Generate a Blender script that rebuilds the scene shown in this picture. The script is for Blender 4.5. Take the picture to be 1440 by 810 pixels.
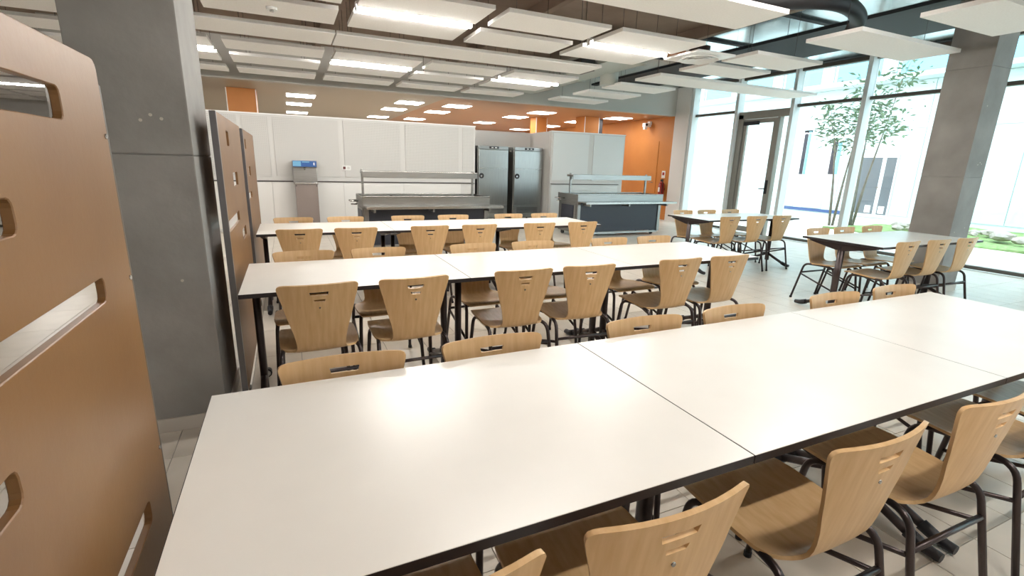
import bpy, bmesh, math, random
from mathutils import Vector, Matrix

random.seed(7)
for o in list(bpy.data.objects):
    bpy.data.objects.remove(o, do_unlink=True)
S = bpy.context.scene
COL = S.collection

# ------------------------------------------------------------------ camera
cam_d = bpy.data.cameras.new('camera'); cam = bpy.data.objects.new('camera', cam_d); COL.objects.link(cam)
CAM = Vector((0, 0, 1.40)); YAW, PITCH, ROLL = (math.radians(a) for a in (24.677, 14.313, 1.608))
fwd = Vector((math.sin(YAW)*math.cos(PITCH), math.cos(YAW)*math.cos(PITCH), -math.sin(PITCH)))
rgt = Vector((math.cos(YAW), -math.sin(YAW), 0)); upv = rgt.cross(fwd)
r2 = rgt*math.cos(ROLL) + upv*math.sin(ROLL); u2 = -rgt*math.sin(ROLL) + upv*math.cos(ROLL)
M = Matrix((r2, u2, -fwd)).transposed().to_4x4(); M.translation = CAM
cam.matrix_world = M
cam_d.sensor_width = 36.0; cam_d.lens = 679.0/1440.0*36.0
cam_d.clip_start = 0.02; cam_d.clip_end = 200
S.camera = cam

# ------------------------------------------------------------------ world, exposure
SKY = 2.3          # overcast daylight
TUBE = 56.0        # strip lights of the dining hall
PANEL = 9.0       # square lights of the serving area
w = bpy.data.worlds.new('overcast'); S.world = w; w.use_nodes = True
bg = w.node_tree.nodes['Background']; bg.inputs[0].default_value = (0.82, 0.94, 1.0, 1); bg.inputs[1].default_value = SKY
S.view_settings.view_transform = 'Standard'; S.view_settings.look = 'None'
S.view_settings.gamma = 1.0; S.view_settings.use_curve_mapping = False
S.view_settings.exposure = 1.42
S.cycles.use_denoising = True
S.cycles.max_bounces = 10; S.cycles.diffuse_bounces = 5; S.cycles.glossy_bounces = 4; S.cycles.transparent_max_bounces = 16
S.cycles.sample_clamp_indirect = 6.0

# ------------------------------------------------------------------ materials
def lin(*c):
    return tuple(((v/255)/12.92 if v/255 <= 0.04045 else (((v/255)+0.055)/1.055)**2.4) for v in c) + (1.0,)
def mat(name, col, rough=0.6, metal=0.0, spec=0.5, noise=None, bump=None, coords='Object', rand=0.0, stretch=(1, 1, 1)):
    m = bpy.data.materials.new(name); m.use_nodes = True
    nt = m.node_tree; b = nt.nodes['Principled BSDF']
    b.inputs['Roughness'].default_value = rough; b.inputs['Metallic'].default_value = metal
    b.inputs['Specular IOR Level'].default_value = spec
    c1 = lin(*col); b.inputs['Base Color'].default_value = c1
    last = None
    if noise or bump:
        tc = nt.nodes.new('ShaderNodeTexCoord'); mp = nt.nodes.new('ShaderNodeMapping')
        mp.inputs['Scale'].default_value = stretch
        nt.links.new(tc.outputs[coords], mp.inputs[0])
    if noise:
        col2, scale, detail = noise
        n = nt.nodes.new('ShaderNodeTexNoise'); n.inputs['Scale'].default_value = scale; n.inputs['Detail'].default_value = detail
        nt.links.new(mp.outputs[0], n.inputs['Vector'])
        r = nt.nodes.new('ShaderNodeValToRGB'); r.color_ramp.elements[0].position = 0.32; r.color_ramp.elements[1].position = 0.68
        r.color_ramp.elements[0].color = c1; r.color_ramp.elements[1].color = lin(*col2)
        nt.links.new(n.outputs['Fac'], r.inputs[0]); last = r.outputs[0]
    if rand:
        oi = nt.nodes.new('ShaderNodeObjectInfo'); h = nt.nodes.new('ShaderNodeHueSaturation')
        mr = nt.nodes.new('ShaderNodeMapRange'); mr.inputs[3].default_value = 1-rand; mr.inputs[4].default_value = 1+rand
        nt.links.new(oi.outputs['Random'], mr.inputs[0]); nt.links.new(mr.outputs[0], h.inputs['Value'])
        if last: nt.links.new(last, h.inputs['Color'])
        else: h.inputs['Color'].default_value = c1
        last = h.outputs[0]
    if last: nt.links.new(last, b.inputs['Base Color'])
    if bump:
        bs, bd = bump
        n2 = nt.nodes.new('ShaderNodeTexNoise'); n2.inputs['Scale'].default_value = bs; n2.inputs['Detail'].default_value = 4
        nt.links.new(mp.outputs[0], n2.inputs['Vector'])
        bp = nt.nodes.new('ShaderNodeBump'); bp.inputs['Strength'].default_value = bd; bp.inputs['Distance'].default_value = 0.01
        nt.links.new(n2.outputs['Fac'], bp.inputs['Height']); nt.links.new(bp.outputs[0], b.inputs['Normal'])
    return m
def emis(name, col, s):
    m = bpy.data.materials.new(name); m.use_nodes = True; nt = m.node_tree
    nt.nodes.remove(nt.nodes['Principled BSDF']); e = nt.nodes.new('ShaderNodeEmission')
    e.inputs[0].default_value = (*col, 1); e.inputs[1].default_value = s
    nt.links.new(e.outputs[0], nt.nodes['Material Output'].inputs[0]); return m
def glass(name, tint, refl=0.9, ior=1.45):
    m = bpy.data.materials.new(name); m.use_nodes = True; nt = m.node_tree
    nt.nodes.remove(nt.nodes['Principled BSDF'])
    t = nt.nodes.new('ShaderNodeBsdfTransparent'); t.inputs[0].default_value = (*tint, 1)
    g = nt.nodes.new('ShaderNodeBsdfGlossy'); g.inputs['Roughness'].default_value = 0.02; g.inputs[0].default_value = (refl, refl, refl, 1)
    f = nt.nodes.new('ShaderNodeFresnel'); ge = nt.nodes.new('ShaderNodeNewGeometry'); mr = nt.nodes.new('ShaderNodeMapRange')
    mr.inputs[3].default_value = ior; mr.inputs[4].default_value = 1/ior       # thin sheet: both faces reflect alike, nothing is bent
    nt.links.new(ge.outputs['Backfacing'], mr.inputs[0]); nt.links.new(mr.outputs[0], f.inputs[0])
    mx = nt.nodes.new('ShaderNodeMixShader'); nt.links.new(f.outputs[0], mx.inputs[0])
    nt.links.new(t.outputs[0], mx.inputs[1]); nt.links.new(g.outputs[0], mx.inputs[2])
    nt.links.new(mx.outputs[0], nt.nodes['Material Output'].inputs[0]); return m
def perforated(name, col, pitch):
    m = mat(name, col, 0.7); nt = m.node_tree; b = nt.nodes['Principled BSDF']
    tc = nt.nodes.new('ShaderNodeTexCoord'); v = nt.nodes.new('ShaderNodeTexVoronoi'); v.inputs['Scale'].default_value = 1/pitch
    v.inputs['Randomness'].default_value = 0.0; nt.links.new(tc.outputs['Object'], v.inputs['Vector'])
    r = nt.nodes.new('ShaderNodeValToRGB'); r.color_ramp.elements[0].position = 0.22; r.color_ramp.elements[1].position = 0.30
    r.color_ramp.elements[0].color = lin(140, 136, 130); r.color_ramp.elements[1].color = lin(*col)
    nt.links.new(v.outputs['Distance'], r.inputs[0]); nt.links.new(r.outputs[0], b.inputs['Base Color']); return m

BEECH = mat('beech plywood', (222, 186, 138), 0.38, noise=((208, 168, 118), 6, 5), stretch=(9, 2.0, 1.0), rand=0.07)
PLY = mat('pressed plywood edge', (190, 143, 96), 0.5)
STEEL_D = mat('bronze grey tube', (74, 66, 66), 0.32, 0.75)
BLACK = mat('black plastic', (30, 29, 34), 0.5)
LAM = mat('white laminate', (240, 237, 230), 0.30, noise=((234, 231, 224), 3, 3))
EDGE = mat('black edge band', (36, 30, 32), 0.45)
MDF = mat('brown stained board', (130, 93, 54), 0.42, noise=((117, 81, 46), 3, 6), bump=(60, 0.03))
MDFE = mat('cut board edge', (150, 98, 58), 0.6)
CONC = mat('raw concrete', (160, 157, 153), 0.8, noise=((134, 131, 127), 2.2, 10), bump=(14, 0.25))
CONCB = mat('brown concrete soffit', (158, 138, 122), 0.85, noise=((132, 114, 100), 1.2, 6), bump=(8, 0.2))
TILE = mat('beige floor tile', (222, 214, 201), 0.32, noise=((211, 203, 190), 5, 8), rand=0.03)
GROUT = mat('floor joint', (150, 144, 135), 0.8)
PLINTH = mat('skirting tile', (196, 188, 178), 0.5)
WHITEW = mat('white wall paint', (226, 224, 220), 0.6)
BULK = mat('pale grey bulkhead paint', (186, 183, 176), 0.6)
GREYW = mat('grey white wall paint', (208, 206, 202), 0.6)
PERF = perforated('perforated white board', (205, 203, 199), 0.032)
PERF2 = mat('smooth pale board', (218, 220, 218), 0.6)
RAFT = mat('white mineral raft', (248, 246, 243), 0.85, noise=((243, 240, 236), 60, 3))
RAFTE = mat('raft edge', (190, 182, 172), 0.85)
STEEL = mat('brushed stainless steel', (156, 155, 152), 0.30, 0.95, noise=((145, 144, 141), 4, 4), stretch=(1, 1, 30))
STEELB = mat('bright stainless steel', (172, 171, 168), 0.26, 0.95)
FRIDGE = mat('fridge stainless steel', (165, 167, 164), 0.3, 0.9, noise=((155, 157, 154), 3, 3), stretch=(30, 30, 1))
NAVY = mat('dark counter panel', (40, 43, 54), 0.35)
ORANGE = mat('orange painted wall', (198, 128, 60), 0.55, noise=((191, 121, 55), 2, 3))
ORANGEC = mat('orange brown ceiling board', (178, 134, 92), 0.45)
KHAKI = mat('khaki ceiling board', (172, 160, 138), 0.45)
ALU = mat('pale aluminium frame', (222, 228, 228), 0.4, 0.0)
ALUD = mat('dark aluminium frame', (96, 92, 86), 0.4, 0.3)
ALUM = mat('steel edge tube', (120, 118, 120), 0.3, 0.7)
GLASS = glass('clear glazing', (0.95, 0.97, 0.975))
GLASSD = glass('smoked far glazing', (0.35, 0.40, 0.45))
BLUEGL = mat('blue far glazing', (120, 190, 215), 0.15)
CLAD = mat('white cladding', (196, 214, 216), 0.6)
PAVE = mat('pale courtyard paving', (226, 226, 218), 0.8, noise=((210, 210, 202), 3, 6))
GRASS = mat('courtyard grass', (100, 136, 72), 0.9, noise=((140, 158, 108), 9, 8), bump=(60, 0.5))
ROCK = mat('pale stone', (176, 170, 160), 0.9, noise=((150, 146, 138), 6, 6))
BARK = mat('grey bark', (120, 114, 100), 0.9, noise=((92, 86, 76), 12, 5))
LEAF = mat('green leaf', (104, 126, 98), 0.6, rand=0.15)
DARKB = mat('dark painted soffit', (34, 38, 42), 0.7)
FOIL = mat('aluminium foil insulation', (214, 224, 226), 0.16, 0.92, bump=(3, 0.15))
DUCT = mat('pale galvanised duct', (190, 196, 190), 0.45, 0.3)
LAMP = emis('strip light tube', (1.0, 0.96, 0.91), TUBE)
LAMP2 = emis('square light diffuser', (1.0, 0.98, 0.95), PANEL)
WHITEP = mat('white plastic', (236, 236, 234), 0.4)
RED = mat('red extinguisher paint', (150, 28, 20), 0.35)
BLUE = mat('blue printed band', (36, 84, 150), 0.4)
BLUEL = mat('light blue print', (110, 170, 205), 0.4)
FOUNT = mat('warm grey steel panel', (136, 124, 118), 0.45, 0.3)
DBLUE = mat('dark blue base strip', (60, 84, 130), 0.6)

# ------------------------------------------------------------------ mesh helpers
def box(bm, x0, x1, y0, y1, z0, z1, bev=0.0):
    r = bmesh.ops.create_cube(bm, size=1.0, matrix=Matrix.Translation(((x0+x1)/2, (y0+y1)/2, (z0+z1)/2)) @ Matrix.Diagonal((x1-x0, y1-y0, z1-z0, 1)))
    if bev:
        es = {e for v in r['verts'] for e in v.link_edges}
        bmesh.ops.bevel(bm, geom=list(es), offset=bev, segments=2, affect='EDGES', profile=0.7)
def fillet(pts, rad, n=6):
    pts = [Vector(p) for p in pts]; out = [pts[0]]
    for a, b, c in zip(pts, pts[1:], pts[2:]):
        d1 = (a-b); d2 = (c-b); r = min(rad, d1.length*0.49, d2.length*0.49)
        p, q = b + d1.normalized()*r, b + d2.normalized()*r
        for i in range(n+1):
            t = i/n; out.append(p*(1-t)**2 + b*2*t*(1-t) + q*t*t)
    out.append(pts[-1]); return out
def tube(bm, pts, r, seg=8, r_end=None, flat=1.0):
    pts = [Vector(p) for p in pts]; rings = []; up = Vector((0, 0, 1)); n = len(pts)
    for i, p in enumerate(pts):
        t = (pts[min(i+1, n-1)] - pts[max(i-1, 0)]).normalized()
        s = t.cross(up)
        if s.length < 0.05: s = t.cross(Vector((0, 1, 0)))
        s.normalize(); k = s.cross(t).normalized()
        rr = r if r_end is None else r + (r_end-r)*i/(n-1)
        rings.append([bm.verts.new(p + s*math.cos(a)*rr*flat + k*math.sin(a)*rr) for a in (2*math.pi*j/seg for j in range(seg))])
    for A, B in zip(rings, rings[1:]):
        for j in range(seg):
            f = bm.faces.new((A[j], A[(j+1) % seg], B[(j+1) % seg], B[j])); f.smooth = True
    bm.faces.new(rings[0][::-1]); bm.faces.new(rings[-1])
def cyl(bm, c, r, h, axis='Z', seg=20, r2=None):
    rot = {'Z': Matrix(), 'X': Matrix.Rotation(math.pi/2, 4, 'Y'), 'Y': Matrix.Rotation(math.pi/2, 4, 'X')}[axis]
    bmesh.ops.create_cone(bm, cap_ends=True, segments=seg, radius1=r, radius2=r if r2 is None else r2, depth=h, matrix=Matrix.Translation(c) @ rot)
def mesh_of(name, bm, m):
    bmesh.ops.recalc_face_normals(bm, faces=bm.faces[:])
    me = bpy.data.meshes.new(name); bm.to_mesh(me); bm.free()
    for mm in (m if isinstance(m, (list, tuple)) else [m]): me.materials.append(mm)
    return me
def put(name, me, parent=None, loc=None):
    o = bpy.data.objects.new(name, me); COL.objects.link(o)
    if parent is not None: o.parent = parent
    if loc is not None: o.location = loc
    return o
def obj(name, bm, m, parent=None, loc=None):
    return put(name, mesh_of(name, bm, m), parent, loc)
def bx(name, m, parent, *d, bev=0.0, loc=None):
    bm = bmesh.new(); box(bm, *d, bev=bev); return obj(name, bm, m, parent, loc)
def tb(name, m, parent, pts, r, seg=8, r_end=None, flat=1.0):
    bm = bmesh.new(); tube(bm, pts, r, seg, r_end, flat); return obj(name, bm, m, parent)
def cy(name, m, parent, c, r, h, axis='Z', seg=20, r2=None):
    bm = bmesh.new(); cyl(bm, c, r, h, axis, seg, r2)
    for f in bm.faces:
        if len(f.verts) == 4: f.smooth = True
    return obj(name, bm, m, parent)
def tag(o, label, cat, group=None, kind=None):
    o['label'] = label; o['category'] = cat
    if group: o['group'] = group
    if kind: o['kind'] = kind
    return o
def thing(name, label, cat, loc=(0, 0, 0), rz=0.0, group=None, kind=None):
    o = bpy.data.objects.new(name, None); COL.objects.link(o); o.location = loc; o.rotation_euler = (0, 0, rz)
    o.empty_display_size = 0.1
    return tag(o, label, cat, group, kind)
def copy_tree(src, parent=None):
    c = src.copy(); COL.objects.link(c); c.parent = parent
    for ch in src.children: copy_tree(ch, c)
    return c
def holed_board(name, m, outline, holes, thick, parent):
    """board in the YZ plane (outline and holes in y,z), extruded along X around 0"""
    cu = bpy.data.curves.new(name, 'CURVE'); cu.dimensions = '2D'; cu.fill_mode = 'BOTH'; cu.extrude = thick/2 - 0.0015
    cu.bevel_depth = 0.0015; cu.bevel_resolution = 0; cu.offset = -0.0015
    for loop in [outline] + holes:
        sp = cu.splines.new('POLY'); sp.points.add(len(loop)-1); sp.use_cyclic_u = True
        for p, (a, b) in zip(sp.points, loop): p.co = (a, b, 0, 1)
    t = bpy.data.objects.new('tmp', cu); COL.objects.link(t)
    dg = bpy.context.evaluated_depsgraph_get(); dg.update()
    me = bpy.data.meshes.new_from_object(t.evaluated_get(dg)); me.name = name
    bpy.data.objects.remove(t); bpy.data.curves.remove(cu)
    # (a, b, n) -> y=a, z=b, x=n
    me.transform(Matrix(((0, 0, 1, 0), (1, 0, 0, 0), (0, 1, 0, 0), (0, 0, 0, 1))))
    me.materials.clear(); me.materials.append(m)
    for p in me.polygons: p.use_smooth = False
    return put(name, me, parent)
def rrect(a0, a1, b0, b1, r, n=4):
    out = []
    for ca, cb, s in ((a1-r, b1-r, 0), (a0+r, b1-r, 1), (a0+r, b0+r, 2), (a1-r, b0+r, 3)):
        for i in range(n+1):
            t = (s + i/n)*math.pi/2; out.append((ca + r*math.cos(t), cb + r*math.sin(t)))
    return out
ORD = ['first', 'second', 'third', 'fourth', 'fifth', 'sixth', 'seventh', 'eighth', 'ninth']

# ------------------------------------------------------------------ room dimensions
XL, XF = -9.0, 9.8            # left wall, glazed facade
XW = -3.4
YB, YP, YK = -3.0, 10.7, 20.0  # wall behind the camera, partition line, end of the serving area
ZC, ZK = 3.5, 2.78

# ------------------------------------------------------------------ floor
floor = bx('floor', GROUT, None, XL-.2, XF+.15, YB-.2, YK+.2, -.2, -.006)
tag(floor, 'beige tiled floor of the dining hall', 'floor', kind='structure')
TX, TY, JG = 0.30, 0.60, 0.004
bm = bmesh.new(); box(bm, 0, TX-JG, 0, TY-JG, -.012, 0, bev=0.0015); tile_me = mesh_of('tile', bm, TILE)
near = []; far = []
x0 = 2.392 - TX*28
def seen(x, y):
    d = Vector((x, y, 0)) - CAM; z = d.dot(fwd)
    return z > 0.2 and abs(d.dot(r2)/z) < 1.12 and abs(d.dot(u2)/z) < 0.66
i = 0
while x0 + i*TX < XF:
    x = x0 + i*TX; i += 1; j = 0
    y = 0.707 - TY*6
    while y < YK:
        if x > XL:
            if seen(x+TX/2, y+TY/2) and y < YP: near.append((x, y))
            else: far.append((x, y))
        y += TY
near.sort(key=lambda p: p[0]**2 + p[1]**2)
for p in near[:300]: put('tile', tile_me, floor, (p[0], p[1], 0))
bm = bmesh.new()
for x, y in near[300:] + far:
    if y < YP+1.5: box(bm, x, x+TX-JG, y, y+TY-JG, -.006, 0)
o = obj('far_tiles', bm, TILE, floor); o['kind'] = 'stuff'
bx('kitchen_screed', TILE, floor, XL, XF, YP+1.5, YK, -.006, 0)

# ------------------------------------------------------------------ walls of the hall
tag(bx('wall_left', WHITEW, None, XL-.2, XL, YB-.2, YK+.2, 0, ZC), 'white wall far to the left of the wooden screens', 'wall', kind='structure')
tag(bx('wall_back', WHITEW, None, XL, XF+.2, YB-.2, YB, 0, ZC), 'white wall behind the viewer', 'wall', kind='structure')
tag(bx('wall_kitchen_end', WHITEW, None, XL, XF+.2, YK, YK+.2, 0, ZC), 'pale end wall of the serving area', 'wall', kind='structure')
# orange side wall in line with the glazing
wo = bx('wall_right_orange', ORANGE, None, 9.62, XF+.2, YP+.02, YK, 0, ZC)
tag(wo, 'orange wall between the white partition and the glazing', 'wall', kind='structure')
dr = thing('door_2', 'orange flush door set in the orange wall', 'door', kind='structure')
bx('door_leaf', ORANGE, dr, 9.604, 9.618, YP+.55, YP+1.75, 0.02, 2.15)
tb('handle', STEEL, dr, fillet([(9.60, YP+.66, 1.02), (9.55, YP+.66, 1.02), (9.55, YP+.80, 1.02)], .02), .009)
# bulkhead over the partition and white corner pilaster
tag(bx('wall_bulkhead', BULK, None, XW, 9.6, YP, YP+.16, ZK, ZC), 'pale grey bulkhead above the partition wall', 'wall', kind='structure')
tag(bx('wall_corner', WHITEW, None, 9.60, XF+.1, 10.20, YP+.01, 0, ZC), 'white corner pilaster beside the glazing', 'wall', kind='structure')

# partition with acoustic boards
pw = bx('wall_far_left', GREYW, None, -3.4, 3.90, YP, YP+.12, 0, 2.205)
tag(pw, 'white partition with perforated boards behind the water fountain', 'wall', kind='structure')
for a, b in ((-3.2, -1.99), (-1.9, -.80), (-.72, -.285), (-.195, .99), (1.075, 2.21), (2.32, 3.515), (3.60, 3.86)):
    bx('acoustic_board', PERF, pw, a, b, YP-.018, YP, 1.06, 2.16, bev=.003)
bx('dado_rail', STEEL_D, pw, -3.4, 3.88, YP-.03, YP, .955, .975, bev=.004)
for a, b in ((-3.2, -.3), (-.29, 1.03), (1.035, 2.26), (2.265, 3.56)):
    bx('lower_board', WHITEW, pw, a, b, YP-.012, YP, .05, .95, bev=.002)
bx('top_cap', WHITEP, pw, -3.4, 3.91, YP-.015, YP+.13, 2.195, 2.215)
pr = bx('wall_far_right', GREYW, None, 5.86, 8.02, YP, YP+.12, 0, 2.215)
tag(pr, 'white partition right of the steel fridges', 'wall', kind='structure')
for a, b in ((5.90, 6.92), (7.06, 7.98)):
    bx('acoustic_board', PERF2, pr, a, b, YP-.018, YP, 1.06, 2.17, bev=.003)
bx('dado_rail', STEEL_D, pr, 5.88, 7.9, YP-.03, YP, .96, .975, bev=.004)
bx('lower_board', PERF2, pr, 5.9, 7.88, YP-.012, YP, .05, .95, bev=.002)
bx('top_cap', WHITEP, pr, 5.85, 8.03, YP-.015, YP+.13, 2.205, 2.222)
al = thing('wall_alcove', 'grey alcove wall around the two steel fridges', 'wall', kind='structure')
bx('alcove_back', GREYW, al, 3.9, 5.86, YP+1.15, YP+1.25, 0, 2.21)
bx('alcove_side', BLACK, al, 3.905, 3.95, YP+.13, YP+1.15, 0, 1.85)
bx('alcove_side', GREYW, al, 5.86, 5.90, YP+.13, YP+1.15, 0, 2.21)

# ------------------------------------------------------------------ ceilings
cl = bx('ceiling', CONCB, None, XL, 6.25, YB, YP+.2, ZC, ZC+.2)
bx('wing_slab', CONCB, cl, XL, XW, YP+.2, YK, ZC, ZC+.2)
tag(bx('wall_wing', WHITEW, None, XW-.1, XW, YP+.12, YK, 0, ZC), 'white side wall closing the serving area on the left', 'wall', kind='structure')
tag(cl, 'brown raw concrete slab above the white rafts', 'ceiling', kind='structure')
for xx in (-4.4, -1.8, 0.66, 3.27, 5.9):
    bx('rib', CONCB, cl, xx-.05, xx+.05, YB, YP, ZC-.16, ZC, bev=.01)
cd = thing('ceiling_foil', 'dark soffit with shiny foil strips along the glazing', 'ceiling', kind='structure')
bx('foil_strip', FOIL, cd, 6.25, 7.45, YB, YP+.2, ZC, ZC+.2)
bx('dark_soffit', DARKB, cd, 7.45, 8.9, YB, YP+.2, ZC-.03, ZC+.2, bev=.01)
bx('foil_strip', FOIL, cd, 8.9, 9.60, YB, YP+.2, ZC, ZC+.2)
bx('dark_soffit', DARKB, cd, 9.60, XF+.2, YB, YP+.2, ZC-.02, ZC+.2)
for yy in (-1.4, .6, 2.2, 3.6, 5.1, 6.6, 8.1):
    bx('cross_rail', DARKB, cd, 6.25, 7.45, yy, yy+.09, ZC-.03, ZC)
    bx('cross_rail', DARKB, cd, 8.9, 9.6, yy+.6, yy+.70, ZC-.03, ZC)
kc = thing('ceiling_kitchen', 'smooth brown ceiling over the serving area', 'ceiling', kind='structure')
bx('khaki_board', KHAKI, kc, XW, 3.3, YP+.16, YK, ZK, ZK+.1)
bx('orange_board', ORANGEC, kc, 3.3, 9.62, YP+.16, YK, ZK, ZK+.1)

# ------------------------------------------------------------------ glazed facade (bays between mullions along Y)
MUL = [10.14, 8.73, 7.31, 5.90, 4.49, 3.08, 1.67, 0.26, -1.15, -2.6]
ZT, ZH = 2.75, 3.41
wr = thing('wall_right', 'pale aluminium mullions and rails of the glazed facade', 'wall', kind='structure')
for k, y in enumerate(MUL):
    bx('mullion', ALU, wr, XF-.17, XF+.03, y-.04, y+.04, 0, ZC, bev=.004)
bx('head_rail', ALUD, wr, XF-.08, XF+.04, YB, 10.2, ZH, ZC, bev=.004)
bx('sill_rail', ALUD, wr, XF-.06, XF+.04, YB, 7.31, 0, .05, bev=.004)
bx('sill_rail', ALUD, wr, XF-.06, XF+.04, 8.73, 10.2, 0, .05, bev=.004)
bx('floor_channel', ALU, wr, XF-.24, XF-.17, YB, 10.2, -.002, .012)
n = 0
for a, b in zip(MUL, MUL[1:]):
    n += 1
    if n == 2: continue
    wd = thing('window_%d' % n, 'tall glazed facade bay, %s from the orange wall' % ORD[n-1], 'window', kind='structure')
    bx('transom', ALUD, wd, XF-.07, XF+.03, b+.04, a-.04, ZT-.03, ZT+.03, bev=.004)
    bx('pane', GLASS, wd, XF-.012, XF+.012, b+.04, a-.04, .05, ZT-.03)
    bx('pane', GLASS, wd, XF-.012, XF+.012, b+.04, a-.04, ZT+.03, ZH)
# door bay
d1 = thing('door_1', 'glazed aluminium door with dark handle in the facade', 'door', kind='structure')
FR = mat('taupe door frame', (150, 146, 138), 0.45, 0.2)
def fr(nm, *d): return bx(nm, FR, d1, *d, bev=.004)
fr('door_frame', XF-.10, XF+.03, 8.55, 8.69, 0, 2.66)
fr('door_frame', XF-.10, XF+.03, 7.35, 7.40, 0, 2.66)
fr('door_frame', XF-.10, XF+.03, 7.35, 8.69, 2.56, 2.72)
fr('door_frame', XF-.10, XF+.03, 7.60, 7.66, 0, 2.56)
leaf = bx('door_leaf', FR, d1, XF-.07, XF-.01, 7.67, 7.77, .02, 2.55, bev=.004)
bx('stile', FR, leaf, XF-.07, XF-.01, 8.46, 8.54, .02, 2.55, bev=.004)
bx('rail', FR, leaf, XF-.07, XF-.01, 7.77, 8.46, 2.46, 2.55)
bx('rail', FR, leaf, XF-.07, XF-.01, 7.77, 8.46, .02, .14)
bx('pane', GLASS, leaf, XF-.045, XF-.03, 7.77, 8.46, .14, 2.46)
bx('closer', BLACK, leaf, XF-.13, XF-.07, 8.12, 8.50, 2.42, 2.50, bev=.005)
bx('lock_plate', BLACK, leaf, XF-.085, XF-.07, 7.69, 7.75, .92, 1.22, bev=.003)
tb('handle', BLACK, leaf, fillet([(XF-.07, 7.72, 1.03), (XF-.13, 7.72, 1.03), (XF-.13, 7.86, 1.03)], .02), .011)
bx('side_pane', GLASS, d1, XF-.012, XF+.012, 7.40, 7.60, .05, 2.56)
bx('top_pane', GLASS, d1, XF-.012, XF+.012, 7.35, 8.69, 2.72, ZH)

# ------------------------------------------------------------------ concrete columns
def column(x0, x1, y0, y1, label):
    c = thing('concrete_column', label, 'column', ((x0+x1)/2, (y0+y1)/2, 0))
    hx, hy = (x1-x0)/2, (y1-y0)/2
    zs = [0, 1.40, 2.62, ZC]
    bx('core', CONC, c, -hx+.006, hx-.006, -hy+.006, hy-.006, .001, ZC-.001)
    for a, b in zip(zs, zs[1:]): bx('cast_section', CONC, c, -hx, hx, -hy, hy, a+.002, b-.002, bev=.006)
    for sx, z in ((-.12, .75), (.09, .80), (.02, 1.55), (.10, 1.56), (.06, 1.575), (-.10, 2.2)): cy('plug', PLINTH, c, (sx, -hy, z), .007, .004, 'Y', 10)
    bx('skirting_tile', PLINTH, c, -hx-.012, hx+.012, -hy-.012, -hy, 0, .075, bev=.002)
    bx('skirting_tile', PLINTH, c, hx, hx+.012, -hy, hy, 0, .075, bev=.002)
    bx('skirting_tile', PLINTH, c, -hx-.012, -hx, -hy, hy, 0, .075, bev=.002)
    return c
column(-.815, -.40, 2.785, 3.38, 'big grey concrete column beside the left wooden screens')
column(7.24, 7.66, 3.12, 3.56, 'grey concrete column near the glazing behind the right dining tables')

# ------------------------------------------------------------------ wooden screens
def screen(X, y0, y1, zt, slots, label, edge_y):
    s = thing('wooden_screen', label, 'room divider', (X, 0, 0))
    out = rrect(y0, y1, .05, zt, .022, 5)
    holes = [rrect(a, b, c-h/2, c+h/2, .013, 3)[::-1] for a, b, c, h in slots]
    holed_board('board', MDF, out, holes, .014, s)
    sgn = 1 if edge_y == y1 else -1
    ew = .009 if sgn > 0 else .024
    bx('edge_profile', ALUD if sgn > 0 else ALUM, s, -.010 if sgn > 0 else -.015, .007 if sgn > 0 else .015, edge_y+(0 if sgn > 0 else -ew), edge_y+(ew if sgn > 0 else 0), .0, zt-.045 if sgn > 0 else zt-.005, bev=.003)
    for z in (.35, .75, 1.15, zt-.14): cy('screw', STEELB, s, (.0075, edge_y-sgn*.012, z), .005, .004, 'X', 10)
    for y in (y0+.15, y1-.15):
        bx('foot', ALUD, s, -.03, .015, y-.03, y+.03, 0, .055, bev=.004)
    return s
screen(-.325, -.30, 1.235, 1.572, [(.55, 1.035, 1.475, .050), (.36, .815, 1.32, .046), (.60, 1.075, 1.162, .044), (.22, .69, 1.015, .046), (.62, 1.10, .675, .05), (.2, .62, .52, .05)],
       'tall brown wooden screen with slots in the left foreground', 1.235)
screen(-.318, 2.94, 4.36, 1.625, [(3.37, 3.50, 1.505, .085), (3.52, 3.82, 1.262, .085), (3.02, 3.66, 1.03, .06), (3.75, 4.05, .885, .07)],
       'brown wooden screen at the end of the middle table row', 2.94)
screen(-.345, 4.98, 6.55, 1.645, [(5.2, 5.33, 1.52, .09), (5.35, 5.62, 1.27, .09), (5.1, 5.5, 1.05, .06)],
       'farthest brown wooden screen at the end of the back table row', 4.98)

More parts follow.
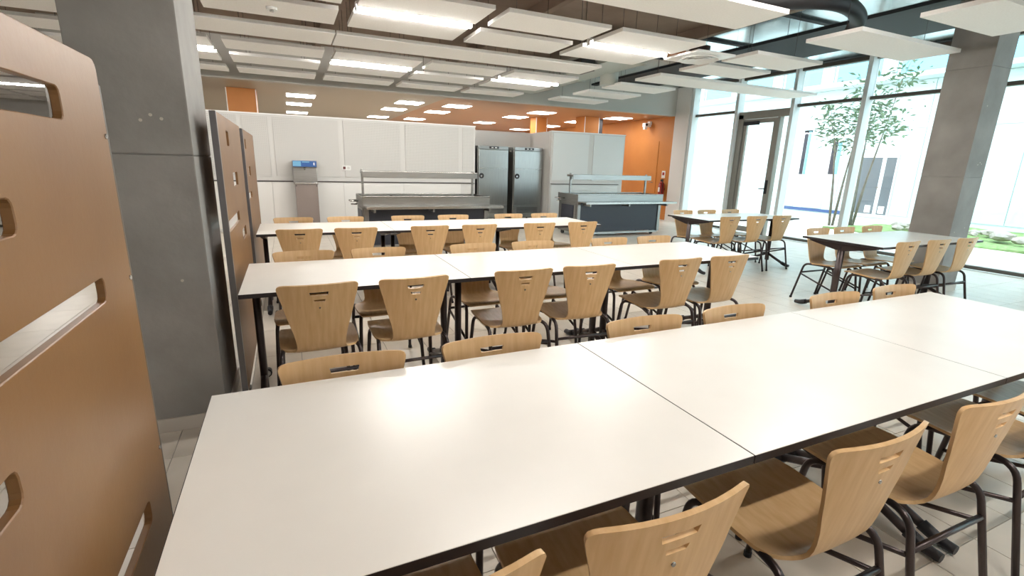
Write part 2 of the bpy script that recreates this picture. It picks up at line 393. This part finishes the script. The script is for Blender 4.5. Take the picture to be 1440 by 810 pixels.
# ------------------------------------------------------------------ tables
def make_table(L, D=.795):
    t = thing('dining_table', '', 'table', group='white dining tables')
    top = bx('table_top', LAM, t, .002, L-.002, .002, D-.002, .732, .75, bev=.0015)
    bm = bmesh.new()
    box(bm, 0.0015, L-.0015, .001, .0035, .727, .7490); box(bm, 0.0015, L-.0015, D-.0035, D-.001, .727, .7490)
    box(bm, .0005, .0030, .0035, D-.0035, .727, .7490); box(bm, L-.0030, L-.0005, .0035, D-.0035, .727, .7490)
    obj('edge_band', bm, EDGE, top)
    bx('underside', EDGE, top, .004, L-.004, .004, D-.004, .7265, .7315)
    for x in (.05, L-.05):
        bm = bmesh.new(); tube(bm, [(x, D/2, .05), (x, D/2, .69)], .034, 14, flat=.62); obj('leg', bm, STEEL_D, t)
        bm = bmesh.new(); hw = .02
        prof = [(-.33, .722), (-.33, .712), (-.05, .655), (.05, .655), (.33, .712), (.33, .722)]
        A = [bm.verts.new((x-hw, D/2+a, b)) for a, b in prof]; B = [bm.verts.new((x+hw, D/2+a, b)) for a, b in prof]
        bm.faces.new(A); bm.faces.new(B[::-1])
        for k in range(6): bm.faces.new((A[k], B[k], B[(k+1) % 6], A[(k+1) % 6]))
        obj('bracket', bm, STEEL_D, t)
        for s in (-1, 1):
            f = tb('foot', STEEL_D, t, fillet([(x, D/2, .16), (x, D/2+s*.10, .115), (x, D/2+s*.30, .035)], .06), .019, 10)
            tb('foot_cap', BLACK, f, fillet([(x, D/2+s*.265, .050), (x, D/2+s*.33, .027), (x, D/2+s*.385, .024)], .04), .026, 10, r_end=.020)
    for x in (.14, L-.14): bx('rail_end', STEEL_D, t, x-.02, x+.02, D/2-.25, D/2+.25, .712, .7262)
    bx('under_rail', STEEL_D, t, .12, L-.12, D/2-.02, D/2+.02, .69, .7262, bev=.003)
    return t
proto12 = make_table(1.2); proto18 = make_table(1.8); used = set()
def table(proto, x, y, label):
    t = proto if proto.name not in used else copy_tree(proto)
    used.add(proto.name); t.location = (x, y, 0); t['label'] = label
    return t
ROWS = [(-.245, .674, 'front row'), (-.269, 2.607, 'middle row'), (-.296, 4.732, 'back row')]
for x, y, nm in ROWS:
    for k in range(3):
        table(proto12, x + 1.2*k, y, '%s white dining table of the %s, black edged' % (('left-hand', 'centre', 'right-hand')[k], nm))
R1, R2 = (4.97, 2.61), (5.07, 4.80)
table(proto18, R1[0], R1[1], 'long white dining table standing in front of the concrete column near the glazing')
table(proto18, R2[0], R2[1], 'long white dining table near the glazed door, farthest from the viewer')

# ------------------------------------------------------------------ chairs
PROF = [(.192, .434, .180), (.180, .443, .193), (.14, .447, .200), (.09, .446, .203), (.02, .441, .203), (-.05, .436, .202), (-.10, .433, .197), (-.13, .4325, .186),
        (-.148, .434, .166), (-.163, .438, .138), (-.178, .447, .124), (-.190, .461, .119), (-.199, .480, .119), (-.207, .505, .122), (-.216, .545, .130),
        (-.226, .595, .144), (-.235, .645, .157), (-.2440, .708, .172), (-.2466, .722, .176), (-.2500, .743, .182), (-.2528, .761, .186), (-.2550, .774, .189),
        (-.2575, .784, .190), (-.2590, .793, .186), (-.2600, .798, .176), (-.2605, .800, .160)]
def make_chair():
    t = thing('dining_chair', '', 'chair')
    bm = bmesh.new(); rows = []; nrow = len(PROF)
    for i, (y, z, hw) in enumerate(PROF):
        a = .041 if z < .75 else .046
        b = .024 if z < .715 else .029
        xs = [0, b, a, a+(hw-a)*.35, a+(hw-a)*.7, a+(hw-a)*.9, hw]
        xs = [-v for v in xs[:0:-1]] + xs
        k = max(0.0, min(1.0, (i-9)/6.0))                    # the back is curved around the sitter
        row = []
        for xx in xs:
            cy_ = k*.030*(xx/.19)**2
            dz = (1-k)*(-.010*(1-(xx/.2)**2)) if i > 2 else 0
            row.append(bm.verts.new((xx, y+cy_, z+dz)))
        rows.append(row)
    for i in range(nrow-1):
        for j in range(12):
            if i == 19 and 4 <= j <= 7: continue              # upper slot, a hand hold
            if i == 17 and 5 <= j <= 6: continue              # lower slot
            f = bm.faces.new((rows[i][j], rows[i][j+1], rows[i+1][j+1], rows[i+1][j])); f.smooth = True
    bmesh.ops.recalc_face_normals(bm, faces=bm.faces[:])
    bmesh.ops.solidify(bm, geom=bm.faces[:], thickness=.011)
    sh = obj('seat_shell', bm, BEECH, t)
    sh.data.set_sharp_from_angle(angle=math.radians(50))
    for s in (-1, 1):
        lg = tb('leg', STEEL_D, t, fillet([(s*.212, -.275, .014), (s*.196, -.190, .416), (s*.165, .02, .420)], .055), .0115, 8)
        cy('foot_cap', BLACK, lg, (s*.213, -.276, .010), .014, .02, 'Z', 10)
        lg = tb('leg', STEEL_D, t, fillet([(s*.208, .190, .014), (s*.188, .135, .416), (s*.165, .00, .420)], .055), .0115, 8)
        cy('foot_cap', BLACK, lg, (s*.209, .190, .010), .014, .02, 'Z', 10)
        tb('side_brace', STEEL_D, t, [(s*.200, -.216, .295), (s*.199, .168, .175)], .009, 8)
    tb('crossbar', STEEL_D, t, [(-.200, -.212, .310), (.200, -.212, .310)], .010, 8)
    cy('screw', STEELB, t, (0, -.2475, .676), .005, .012, 'Y', 8)
    return t
chair0 = make_chair(); first = [True]
def chair(x, y, facing, label, group, jit=0.0):
    c = chair0 if first[0] else copy_tree(chair0); first[0] = False
    s = 1 if facing > 0 else -1
    c.location = (x, y + s*.262, 0); c.rotation_euler = (0, 0, (0 if s > 0 else math.pi) + jit)
    c['label'] = label; c['group'] = group
SEATS = {
 'front row': ([.145, .61, 1.255, 1.815, 2.46, 2.98], .545, [.113, .625, 1.30, 1.815, 2.53, 3.05], 1.530),
 'middle row': ([.09, .575, 1.245, 1.715, 2.46, 2.93], 2.505, [.057, .549, 1.269, 1.779, 2.54, 3.03], 3.520),
 'back row': ([.057, .539, 1.235, 1.753, 2.453, 3.0], 4.63, [.018, .538, 1.224, 1.765, 2.49, 3.0], 5.62)}
TILT = {('middle row', 0): .02, ('middle row', 1): .03, ('middle row', 3): -.04}
for nm, (nx, ny, fx, fy) in SEATS.items():
    for k, x in enumerate(nx):
        chair(x, ny, 1, 'beech plywood chair, %s from the left on the near side of the %s' % (ORD[k], nm), 'chairs along the near side of the %s' % nm, TILT.get((nm, k), random.uniform(-.015, .015)))
    for k, x in enumerate(fx):
        chair(x, fy, -1, 'beech plywood chair, %s from the left on the far side of the %s' % (ORD[k], nm), 'chairs along the far side of the %s' % nm, random.uniform(-.02, .02))
for (tx, ty), nm, nx, ny, fx, fy in ((R1, 'the table before the concrete column', (5.31, 5.85, 6.38), 2.555, (5.42, 5.89, 6.42), 3.57), (R2, 'the table by the glazed door', (5.43, 5.95, 6.46), 4.75, (5.46, 5.94, 6.46), 5.72)):
    for k in range(3):
        chair(nx[k], ny, 1, 'beech chair, %s from left, near side of %s' % (ORD[k], nm), 'chairs at the tables by the glazing', random.uniform(-.04, .04))
        chair(fx[k], fy, -1, 'beech chair, %s from left, far side of %s' % (ORD[k], nm), 'chairs at the tables by the glazing', random.uniform(-.04, .04))

# ------------------------------------------------------------------ ceiling rafts and strip lights
ZR = 2.80
COLS = [(-4.55, -3.38), (-3.24, -2.07), (-1.93, -.77), (-.62, .57), (.71, 1.89), (2.03, 3.20), (3.34, 4.51), (5.36, 6.58)]
def raft(x0, x1, y0, y1, label, group):
    r = thing('ceiling_raft', label, 'ceiling panel', ((x0+x1)/2, (y0+y1)/2, ZR), group=group)
    hx, hy = (x1-x0)/2, (y1-y0)/2
    bx('panel', RAFT, r, -hx, hx, -hy, hy, 0, .04, bev=.002)
    nw = 2 if x1-x0 < 2 else 3
    for k in range(nw):
        xx = -hx+.2 + (2*hx-.4)*k/(nw-1)
        tb('hanger', STEEL_D, r, [(xx, 0, .04), (xx, 0, ZC-ZR)], .003, 5)
    return r
PAIRS = [((4.65, 5.21), (5.43, 6.00), 'second'), ((7.40, 7.98), (8.38, 9.00), 'third')]
for (a, b), (c, d), nm in PAIRS:
    for k, (x0, x1) in enumerate(COLS):
        if k == 0: continue
        for (y0, y1), side in (((a, b), 'near'), ((c, d), 'far')):
            raft(x0, x1, y0, y1, 'white ceiling raft, %s from left, %s side of the %s strip light row' % (ORD[k-1], side, nm), 'short ceiling rafts around the strip lights')
for k, (x0, x1) in enumerate(COLS):
    if k < 2: continue
    raft(x0, x1, 9.50, 10.05, 'white ceiling raft, %s from left in the row before the bulkhead' % ORD[k-2], 'ceiling rafts along the bulkhead')
for y0, y1, nm in ((3.43, 4.03, 'nearer'), (6.40, 7.02, 'farther')):
    for k, (x0, x1) in enumerate(((-3.02, .62), (.635, 4.28), (5.36, 9.05 if y0 > 5 else 7.20))):
        if y0 < 5 and k == 0: x1 = .62
        raft(x0, x1, y0, y1, 'long white ceiling raft, %s piece of the %s single row' % (('left', 'middle', 'right')[k], nm), 'long ceiling rafts')
for r_, y0 in enumerate((12.0, 13.4, 14.8, 16.2, 17.6)):
    for k, x0 in enumerate((-5.9, -7.3)):
        raft(x0, x0+1.25, y0, y0+1.1, 'distant white ceiling raft in the left wing, %s row, %s column' % (ORD[r_], ORD[k]), 'ceiling rafts of the left wing')
raft(5.36, 6.66, 2.35, 2.93, 'white ceiling raft at the top right corner beside the concrete column', 'short ceiling rafts around the strip lights')
raft(5.36, 6.66, 1.62, 2.18, 'white ceiling raft nearest the top right corner of the view', 'short ceiling rafts around the strip lights')

def batten(x0, x1, y, label):
    b = thing('strip_light', label, 'lamp', ((x0+x1)/2, y, ZR), group='strip lights between the rafts')
    h = (x1-x0)/2
    bx('housing', WHITEP, b, -h, h, -.032, .032, .034, .066, bev=.004)
    bx('reflector', WHITEP, b, -h, h, -.095, .095, .028, .034)
    for s in (-1, 1): bx('end_cap', WHITEP, b, s*h-.012*(s > 0), s*h+.012*(s < 0), -.034, .034, -.016, .03, bev=.003)
    bm = bmesh.new(); tube(bm, [(-h+.013, 0, .005), (h-.013, 0, .005)], .024, 12); obj('diffuser', bm, LAMP, b)
    for s in (-.7, .7): tb('hanger', STEEL_D, b, [(s*h, 0, .06), (s*h, 0, ZC-ZR)], .003, 5)
for y, nm in ((-.4, 'nearest'), (2.45, 'first'), (5.32, 'second'), (8.10, 'third')):
    for (x0, x1), c in ((COLS[2], 'left'), (COLS[4], 'middle'), (COLS[6], 'right')):
        if c == 'left' and y < 5: continue
        batten(x0, x1, y, 'white glowing strip light, %s one of the %s row of lights' % (c, nm))

batten(-5.9, -4.7, 14.65, 'white glowing strip light in the distant left wing')
# ceiling diffuser
ad = thing('air_diffuser', 'white square air diffuser with round vent between the rafts', 'vent', (4.95, 5.20, ZR-.005))
bx('plate', WHITEP, ad, -.31, .31, -.31, .31, 0, .025, bev=.004)
for r in (.25, .19, .13, .07):
    bm = bmesh.new(); bmesh.ops.create_cone(bm, segments=32, radius1=r, radius2=r-.035, depth=.02, matrix=Matrix.Translation((0, 0, -.008)), cap_ends=False); 
    bmesh.ops.solidify(bm, geom=bm.faces[:], thickness=.004)
    obj('vane', bm, WHITEP, ad)
cy('neck', STEEL_D, ad, (0, 0, .08), .13, .11, 'Z', 20)
ad2 = thing('air_diffuser', 'white air diffuser above the raft in the top right corner', 'vent', (5.75, 1.98, ZR-.03))
bx('plate', WHITEP, ad2, -.30, .30, -.16, .16, 0, .02, bev=.004)
cy('neck', DUCT, ad2, (0, 0, .12), .12, .2, 'Z', 16)
sp = thing('smoke_detector', 'small white ceiling detector under the left raft', 'detector', (-0.019, 5.664, ZR))
cy('base', WHITEP, sp, (0, 0, -.012), .05, .024, 'Z', 16); cy('lens', STEELB, sp, (0, 0, -.03), .02, .014, 'Z', 12)

# services above the rafts
tag(tb('flexible_duct', BLACK, None, fillet([(4.55, 4.30, 3.16), (4.95, 4.02, 3.16), (5.3, 3.80, 3.16), (5.75, 3.82, 3.16), (6.15, 3.98, 3.12), (6.3, 4.2, 3.0)], .3), .085, 14), 'thick black flexible duct above the rafts at the top right', 'duct')
tag(tb('flexible_duct', BLACK, None, fillet([(4.95, 5.28, 2.98), (4.95, 5.7, 3.1), (5.4, 6.15, 3.15), (5.75, 6.3, 3.0)], .25), .06, 12), 'thin black flexible duct beside the air diffuser', 'duct')
vd = thing('ventilation_duct', 'pale metal ventilation duct running above the far rafts', 'duct', (0, 0, 0))
bx('duct_run', DUCT, vd, 4.62, 5.25, 6.6, 10.6, 2.98, 3.22, bev=.01)
cy('duct_drop', DUCT, vd, (5.35, 7.75, 2.97), .16, .30, 'Z', 18)
bx('flange', DUCT, vd, 4.60, 5.27, 8.4, 8.44, 2.96, 3.24)
vb = thing('duct_box', 'dark metal fan box hanging beside the pale duct', 'duct', (0, 0, 0))
bx('body', STEEL_D, vb, 4.31, 4.58, 7.05, 7.45, 2.88, 3.05, bev=.01); bx('grille', DARKB, vb, 4.32, 4.57, 7.03, 7.05, 2.90, 3.03)
ob = bx('beam', mat('rust painted beam', (176, 118, 84), .6), None, 4.72, 5.2, 5.72, 5.95, 2.95, 3.05, bev=.006)
tag(ob, 'short rust coloured box behind the air diffuser', 'box')
ct = thing('cable_tray', 'dark cable tray running along the foil strip', 'cable tray', (0, 0, 0))
bx('tray', DARKB, ct, 6.82, 6.98, YB+.1, YP-.1, 3.30, 3.34)
for y in (0.5, 3.0, 5.5, 8.0): tb('hanger', STEEL_D, ct, [(6.9, y, 3.34), (6.9, y, ZC)], .004, 5)
tb('cable', BLACK, ct, [(6.86, YB+.2, 3.35), (6.88, 4, 3.352), (6.86, YP-.2, 3.35)], .010, 6)

# ------------------------------------------------------------------ serving area: square lights, orange columns
LP = [(.40, 12.5), (.40, 14.4), (.40, 17.0), (2.78, 12.25), (2.75, 13.98), (2.77, 16.7), (3.96, 12.2), (3.93, 13.9), (3.94, 16.63), (6.33, 12.2), (6.27, 13.75), (6.27, 16.3), (8.5, 13.9), (8.62, 16.0), (8.54, 18.3), (8.75, 12.1)]
COLN = {0: 'above the water fountain', 3: 'left of the middle', 6: 'right of the middle', 9: 'above the fridges', 12: 'by the orange wall'}
for k, (x, y) in enumerate(LP):
    l = thing('square_light', 'square ceiling light in the serving area, %s, %s from the front' % (COLN[min(k//3*3, 12)], ORD[(k % 3)+(1 if 12 <= k < 15 else 0)] if k != 15 else 'first'), 'lamp', (x, y, ZK), group='square lights of the serving area')
    bx('frame', WHITEP, l, -.31, .31, -.31, .31, -.012, -.001)
    bx('diffuser', LAMP2, l, -.29, .29, -.29, .29, -.018, -.0121)
def ocol(x0, x1, y0, y1, label):
    c = thing('orange_column', label, 'column', (0, 0, 0))
    bx('shaft', ORANGE, c, x0, x1, y0, y1, 0, ZK)
    for x in (x0, x1): bx('edge_trim', WHITEP, c, x-.008, x+.008, y0-.008, y0+.008, 0, ZK-.01)
ocol(-1.02, -.48, 12.0, 12.5, 'orange column above the partition at the left')
ocol(7.75, 8.22, 12.25, 12.75, 'orange column with white edges above the right partition')
ocol(6.80, 7.15, 13.4, 13.8, 'slim orange column between the square lights above the fridges')
tag(bx('duct_post', BLACK, None, 8.44, 8.60, 12.62, 12.78, 0, ZK-.01, bev=.005), 'black post beside the orange column', 'post')
sc_ = thing('security_camera', 'white wall camera under the ceiling on the orange wall', 'camera', (9.62, 11.7, 2.58))
bx('base', WHITEP, sc_, -.08, 0, -.05, .05, .03, .13, bev=.01)
bx('body', WHITEP, sc_, -.24, -.03, -.07, .07, -.03, .08, bev=.02)
cy('lens', BLACK, sc_, (-.20, -.073, .03), .035, .02, 'Y', 16)
bx('bracket', WHITEP, sc_, -.24, -.15, -.05, .03, -.10, -.03, bev=.008)
fe = thing('fire_extinguisher', 'red fire extinguisher on the orange wall by the corner', 'extinguisher', (9.52, 10.88, .62))
cy('cylinder', RED, fe, (0, 0, .2), .08, .36, 'Z', 18); cy('shoulder', RED, fe, (0, 0, .41), .08, .07, 'Z', 18, .03)
bx('valve', BLACK, fe, -.03, .03, -.03, .03, .44, .50, bev=.006)
tb('hose', BLACK, fe, fillet([(0, -.03, .48), (-.05, -.10, .42), (-.05, -.10, .12)], .05), .01, 8)
bx('label_plate', WHITEP, fe, -.086, -.080, -.03, .03, .16, .28); bx('bracket', STEEL_D, fe, .06, .099, -.03, .03, .2, .26)
sg = thing('wall_sign', 'small white sign above the fire extinguisher', 'sign', (9.615, 10.95, 1.25))
bx('plate', WHITEP, sg, -.006, .0, -.07, .07, -.10, .10); bx('pictogram', RED, sg, -.008, -.006, -.04, .04, -.02, .06)

# ------------------------------------------------------------------ fridges
def fridge(x0, label):
    f = thing('steel_fridge', label, 'fridge', (x0, YP+.30, 0), group='upright steel fridges')
    W, D, H = .78, .74, 1.82
    bx('cabinet', FRIDGE, f, 0, W, .05, D, .12, H, bev=.008)
    d = bx('door', FRIDGE, f, .012, W-.012, 0, .05, .44, 1.735, bev=.012)
    cy('handle_cup', BLACK, d, (.085, -.004, 1.13), .062, .012, 'Y', 20); cy('lock', STEELB, d, (.075, -.014, 1.125), .022, .02, 'Y', 14)
    bx('rib', STEELB, d, .03, W-.03, -.006, 0, 1.30, 1.315, bev=.002)
    v = bx('vent_panel', FRIDGE, f, .012, W-.012, .01, .05, .13, .43, bev=.006)
    for k in range(4): bx('slot', BLACK, v, .10, W-.10, .004, .012, .25+.035*k, .262+.035*k)
    c = bx('control_panel', STEEL, f, .012, W-.012, .005, .05, 1.742, H-.003, bev=.004)
    bx('display', BLACK, c, .28, .52, -.004, .006, 1.755, 1.805); bx('readout', WHITEP, c, .33, .38, -.006, -.004, 1.77, 1.79); bx('readout', WHITEP, c, .42, .47, -.006, -.004, 1.77, 1.79)
    for x in (.06, W-.06):
        for y in (.1, D-.06): cy('foot', BLACK, f, (x, y, .06), .025, .12, 'Z', 12)
fridge(4.09, 'left upright stainless steel fridge between the white partitions')
fridge(5.02, 'right upright stainless steel fridge between the white partitions')

# ------------------------------------------------------------------ water fountain
wf = thing('water_fountain', 'grey steel water fountain with blue band against the partition', 'water dispenser', (.09, YP-.45, 0))
bx('lower_panel', FOUNT, wf, .02, .42, 0.02, .38, .02, .93, bev=.006)
bx('basin', STEELB, wf, 0, .43, 0, .39, .93, .965, bev=.005)
bx('drip_tray', BLACK, wf, .06, .37, .03, .15, .965, .970)
bx('back_panel', STEEL, wf, 0, .43, .16, .39, .965, 1.25, bev=.006)
h = bx('head', STEEL, wf, 0, .43, .04, .39, 1.25, 1.37, bev=.006)
bx('printed_band', BLUE, h, .006, .424, .036, .041, 1.255, 1.365); bx('wave_print', BLUEL, h, .01, .15, .034, .037, 1.265, 1.355)
bx('drop_print', WHITEP, h, .37, .39, .034, .037, 1.285, 1.335); bx('lettering', BLUEL, h, .17, .30, .034, .037, 1.335, 1.352)
cy('spout', STEELB, h, (.21, .10, 1.225), .012, .05, 'Z', 12)
for x in (.04, .40): cy('screw', BLACK, wf, (x, .018, .90), .01, .006, 'Y', 10)
so = thing('wall_socket', 'small white double socket on the partition beside the fountain', 'socket', (1.10, YP-.02, 1.245))
bx('plate', WHITEP, so, -.085, .085, -.012, 0, -.045, .045, bev=.003); bx('outlet', mat('dark red outlet', (90, 20, 24), .5), so, -.065, -.015, -.016, -.012, -.025, .025); bx('outlet', GREYW, so, .015, .065, -.016, -.012, -.025, .025)

# ------------------------------------------------------------------ serving counters
def counter(x0, y0, L, label, group):
    c = thing('serving_counter', label, 'counter', (x0, y0, 0), group=group)
    D, H = .76, .86
    bx('body', NAVY, c, .07, L-.07, .02, D-.02, .10, .70, bev=.004)
    for x in (0, L-.07): bx('end_post', STEEL, c, x, x+.07, 0, D, .08, .70, bev=.006)
    bx('side_panel', STEEL, c, -.012, -.001, .06, D-.06, .12, .68)
    bx('side_recess', NAVY, c, -.018, -.012, .14, D-.14, .22, .64)
    bx('base_rail', STEELB, c, .02, L-.02, .03, .06, .05, .09)
    bx('fascia', STEEL, c, -.02, L+.02, -.02, 0, .70, H, bev=.004)
    bx('fascia', STEEL, c, -.02, L+.02, D, D+.02, .70, H, bev=.004)
    bx('fascia', STEEL, c, -.02, 0, 0, D, .70, H); bx('fascia', STEEL, c, L, L+.02, 0, D, .70, H)
    bx('well', STEELB, c, .0, L, .0, D, .70, .73)
    bx('top_rim', STEELB, c, -.02, L+.02, -.02, .06, H-.012, H+.006, bev=.003); bx('top_rim', STEELB, c, -.02, L+.02, D-.06, D+.02, H-.012, H+.006, bev=.003)
    for k in range(4): bx('pan', STEEL, c, .06+k*(L-.1)/4, .02+(k+1)*(L-.1)/4, .08, D-.08, .80, .84, bev=.006)
    ts = bx('tray_slide', STEELB, c, 0.0, L+.16, -.30, -.03, .705, .728, bev=.005)
    bx('lip', STEELB, ts, 0.0, L+.16, -.305, -.295, .69, .728)
    for x in (.12, L*.5, L-.08): bx('slide_bracket', STEEL, c, x-.015, x+.015, -.28, -.02, .64, .705, bev=.003)
    tb('back_rail', STEELB, c, [(-.12, D-.12, .70), (-.02, D-.12, .70)], .012)
    tb('back_rail', STEELB, c, fillet([(-.02, .50, .76), (-.14, .50, .76), (-.14, D-.05, .76), (-.02, D-.05, .76)], .03), .012)
    for x in (.05, L-.14): bx('gantry_post', STEEL, c, x-.018, x+.018, .40, .436, H-.02, 1.27, bev=.005)
    g = bx('gantry_hood', STEELB, c, .03, L-.10, .30, .54, 1.20, 1.245, bev=.012)
    bx('hood_face', STEEL, g, .03, L-.10, .285, .30, 1.145, 1.24, bev=.004)
    bx('hood_lamp', WHITEP, g, .10, L-.2, .36, .48, 1.192, 1.20)
    for x in (.05, L-.12):
        for y in (.12, D-.12):
            cy('caster', BLACK, c, (x, y, .05), .05, .03, 'X', 16)
    return c
counter(1.03, 7.80, 2.06, 'stainless serving counter with a dark front in front of the fridges', 'serving counters')
counter(5.24, 8.36, 2.12, 'stainless serving counter with a dark blue front near the orange wall', 'serving counters')

# ------------------------------------------------------------------ courtyard
tag(bx('ground', PAVE, None, XF+.2, 17.8, -8, 26, -.25, -.02), 'pale paved courtyard outside the glazing', 'ground', kind='structure')
bm = bmesh.new(); bmesh.ops.create_grid(bm, x_segments=40, y_segments=40, size=1, matrix=Matrix.Translation((15.3, 4.3, .0)) @ Matrix.Diagonal((2.3, 4.1, 1, 1)))
for v in bm.verts: v.co.z = .03*math.sin(v.co.x*5)*math.cos(v.co.y*3.1) + .02
for f in bm.faces: f.smooth = True
bmesh.ops.solidify(bm, geom=bm.faces[:], thickness=.08)
tag(obj('grass_patch', bm, GRASS, None), 'green grass bed along the white building outside', 'grass', kind='stuff')
bm = bmesh.new(); bmesh.ops.create_icosphere(bm, subdivisions=2, radius=.12)
for v in bm.verts: v.co *= 1 + random.uniform(-.18, .18)
rock_me = mesh_of('stone', bm, ROCK)
spots = []
while len(spots) < 45:
    p = (random.uniform(13.6, 15.6), random.uniform(2.4, 7.4), random.uniform(.6, 1.5))
    if all(math.hypot(p[0]-q[0], p[1]-q[1]) > .16*(p[2]+q[2]) for q in spots): spots.append(p)
for px_, py_, s in spots:
    o = put('stone', rock_me, None, (px_, py_, .052 + .072*s))
    o.scale = (s*1.3, s, s*.6); o.rotation_euler = (0, 0, random.uniform(0, 6))
    tag(o, 'pale rubble stone lying in the grass bed outside the glazing', 'stone', group='stones in the courtyard bed')
wb = thing('neighbour_building', 'white clad building across the courtyard seen through the glazing', 'building', (17.8, 0, 0))
bx('wall', CLAD, wb, .03, .4, -8, 26, -.1, 9)
bx('base_strip', DBLUE, wb, -.01, .03, 10.9, 13.4, .02, .12)
ys = [8.88+2.35*k for k in range(-7, 8)]
for a, b in zip(ys, ys[1:]):
    for z0, z1 in ((.14, 2.83), (2.85, 4.24)):
        segs = [(a+.01, b-.01)]
        if z0 < 1: 
            cut = [(9.42, 10.82), (11.28, 11.72), (12.48, 12.84)]
            for c0, c1 in cut:
                segs = [s for (p, q) in segs for s in ((p, min(q, c0)), (max(p, c1), q)) if s[1]-s[0] > .02]
        for p, q in segs: bx('cladding_panel', CLAD, wb, 0, .03, p, q, z0, z1)
for y0, y1, z0, z1 in ((11.30, 11.70, 1.38, 2.50), (12.50, 12.82, 1.35, 2.9)):
    f = bx('window', WHITEP, wb, .0, .03, y0, y1, z0-.04, z1+.04); bx('pane', NAVY, f, -.004, 0, y0+(y1-y0)*.45, y1-.03, z0, z1); bx('pane', BLUEGL, f, -.004, 0, y0+.03, y0+(y1-y0)*.42, z0, z1)
f = bx('door', ALU, wb, -.01, .03, 9.45, 10.78, .02, 2.05)
for y0, y1 in ((9.50, 9.80), (9.92, 10.70)):
    bx('pane', mat('far door glass', (96, 104, 110), .2), f, -.016, -.01, y0, y1, .12, 1.96); bx('notice', WHITEP, f, -.020, -.016, y0+.08, y0+.26, .16, .40)
cy('handle', STEELB, f, (-.03, 9.9, 1.0), .02, .06, 'X', 10)
for y in range(-6, 25, 2):
    g = bx('window', BLUEGL, wb, -.005, .03, y+.06, y+1.94, 4.4, 6.2); bx('blind', CLAD, g, -.01, -.005, y+.06, y+.5, 4.4, 6.2)
bx('canopy', CLAD, wb, -.7, 0, -8, 26, 4.25, 4.38)

def tree(x, y, h, stems, label):
    t = thing('young_tree', label, 'tree', (x, y, 0)); tips = []
    for (dx, dy, k) in stems:
        pts = [Vector((dx*.1, dy*.1, -.02)), Vector((dx*.3, dy*.3, h*.3)), Vector((dx*.6, dy*.6, h*.6)), Vector((dx, dy, h*k))]
        tb('trunk', BARK, t, fillet(pts, .3, 4), .035, 7, r_end=.008)
        for q in range(7):
            u = .45 + .55*q/6; p = pts[1].lerp(pts[3], u); e = p + Vector((random.uniform(-.6, .6), random.uniform(-.7, .7), random.uniform(.05, .5)))
            tb('branch', BARK, t, [p, (p+e)/2 + Vector((0, 0, .06)), e], .008, 5, r_end=.003); tips += [e, (p+e)/2]
    bm = bmesh.new()
    for e in tips:
        for _ in range(13):
            c = e + Vector((random.gauss(0, .17), random.gauss(0, .17), random.gauss(0, .14)))
            a = Vector((random.uniform(-1, 1), random.uniform(-1, 1), random.uniform(-.6, .4))).normalized(); b = a.cross(Vector((random.random(), random.random(), 1))).normalized()
            L = random.uniform(.06, .11); W = L*.36
            v = [bm.verts.new(c - a*L), bm.verts.new(c + b*W + Vector((0, 0, .01))), bm.verts.new(c + a*L), bm.verts.new(c - b*W + Vector((0, 0, .01)))]
            bm.faces.new(v)
    o = obj('foliage', bm, LEAF, t); o['kind'] = 'stuff'
tree(13.9, 8.75, 3.9, [(-.3, .35, .72), (.1, -.3, .95)], 'slim young tree in the courtyard seen through the glazing')
tree(14.0, 8.30, 3.7, [(.1, -.5, 1.0), (-.1, .05, .9), (.3, .2, .8)], 'leafier multi-stemmed young tree right of the slim tree in the courtyard')
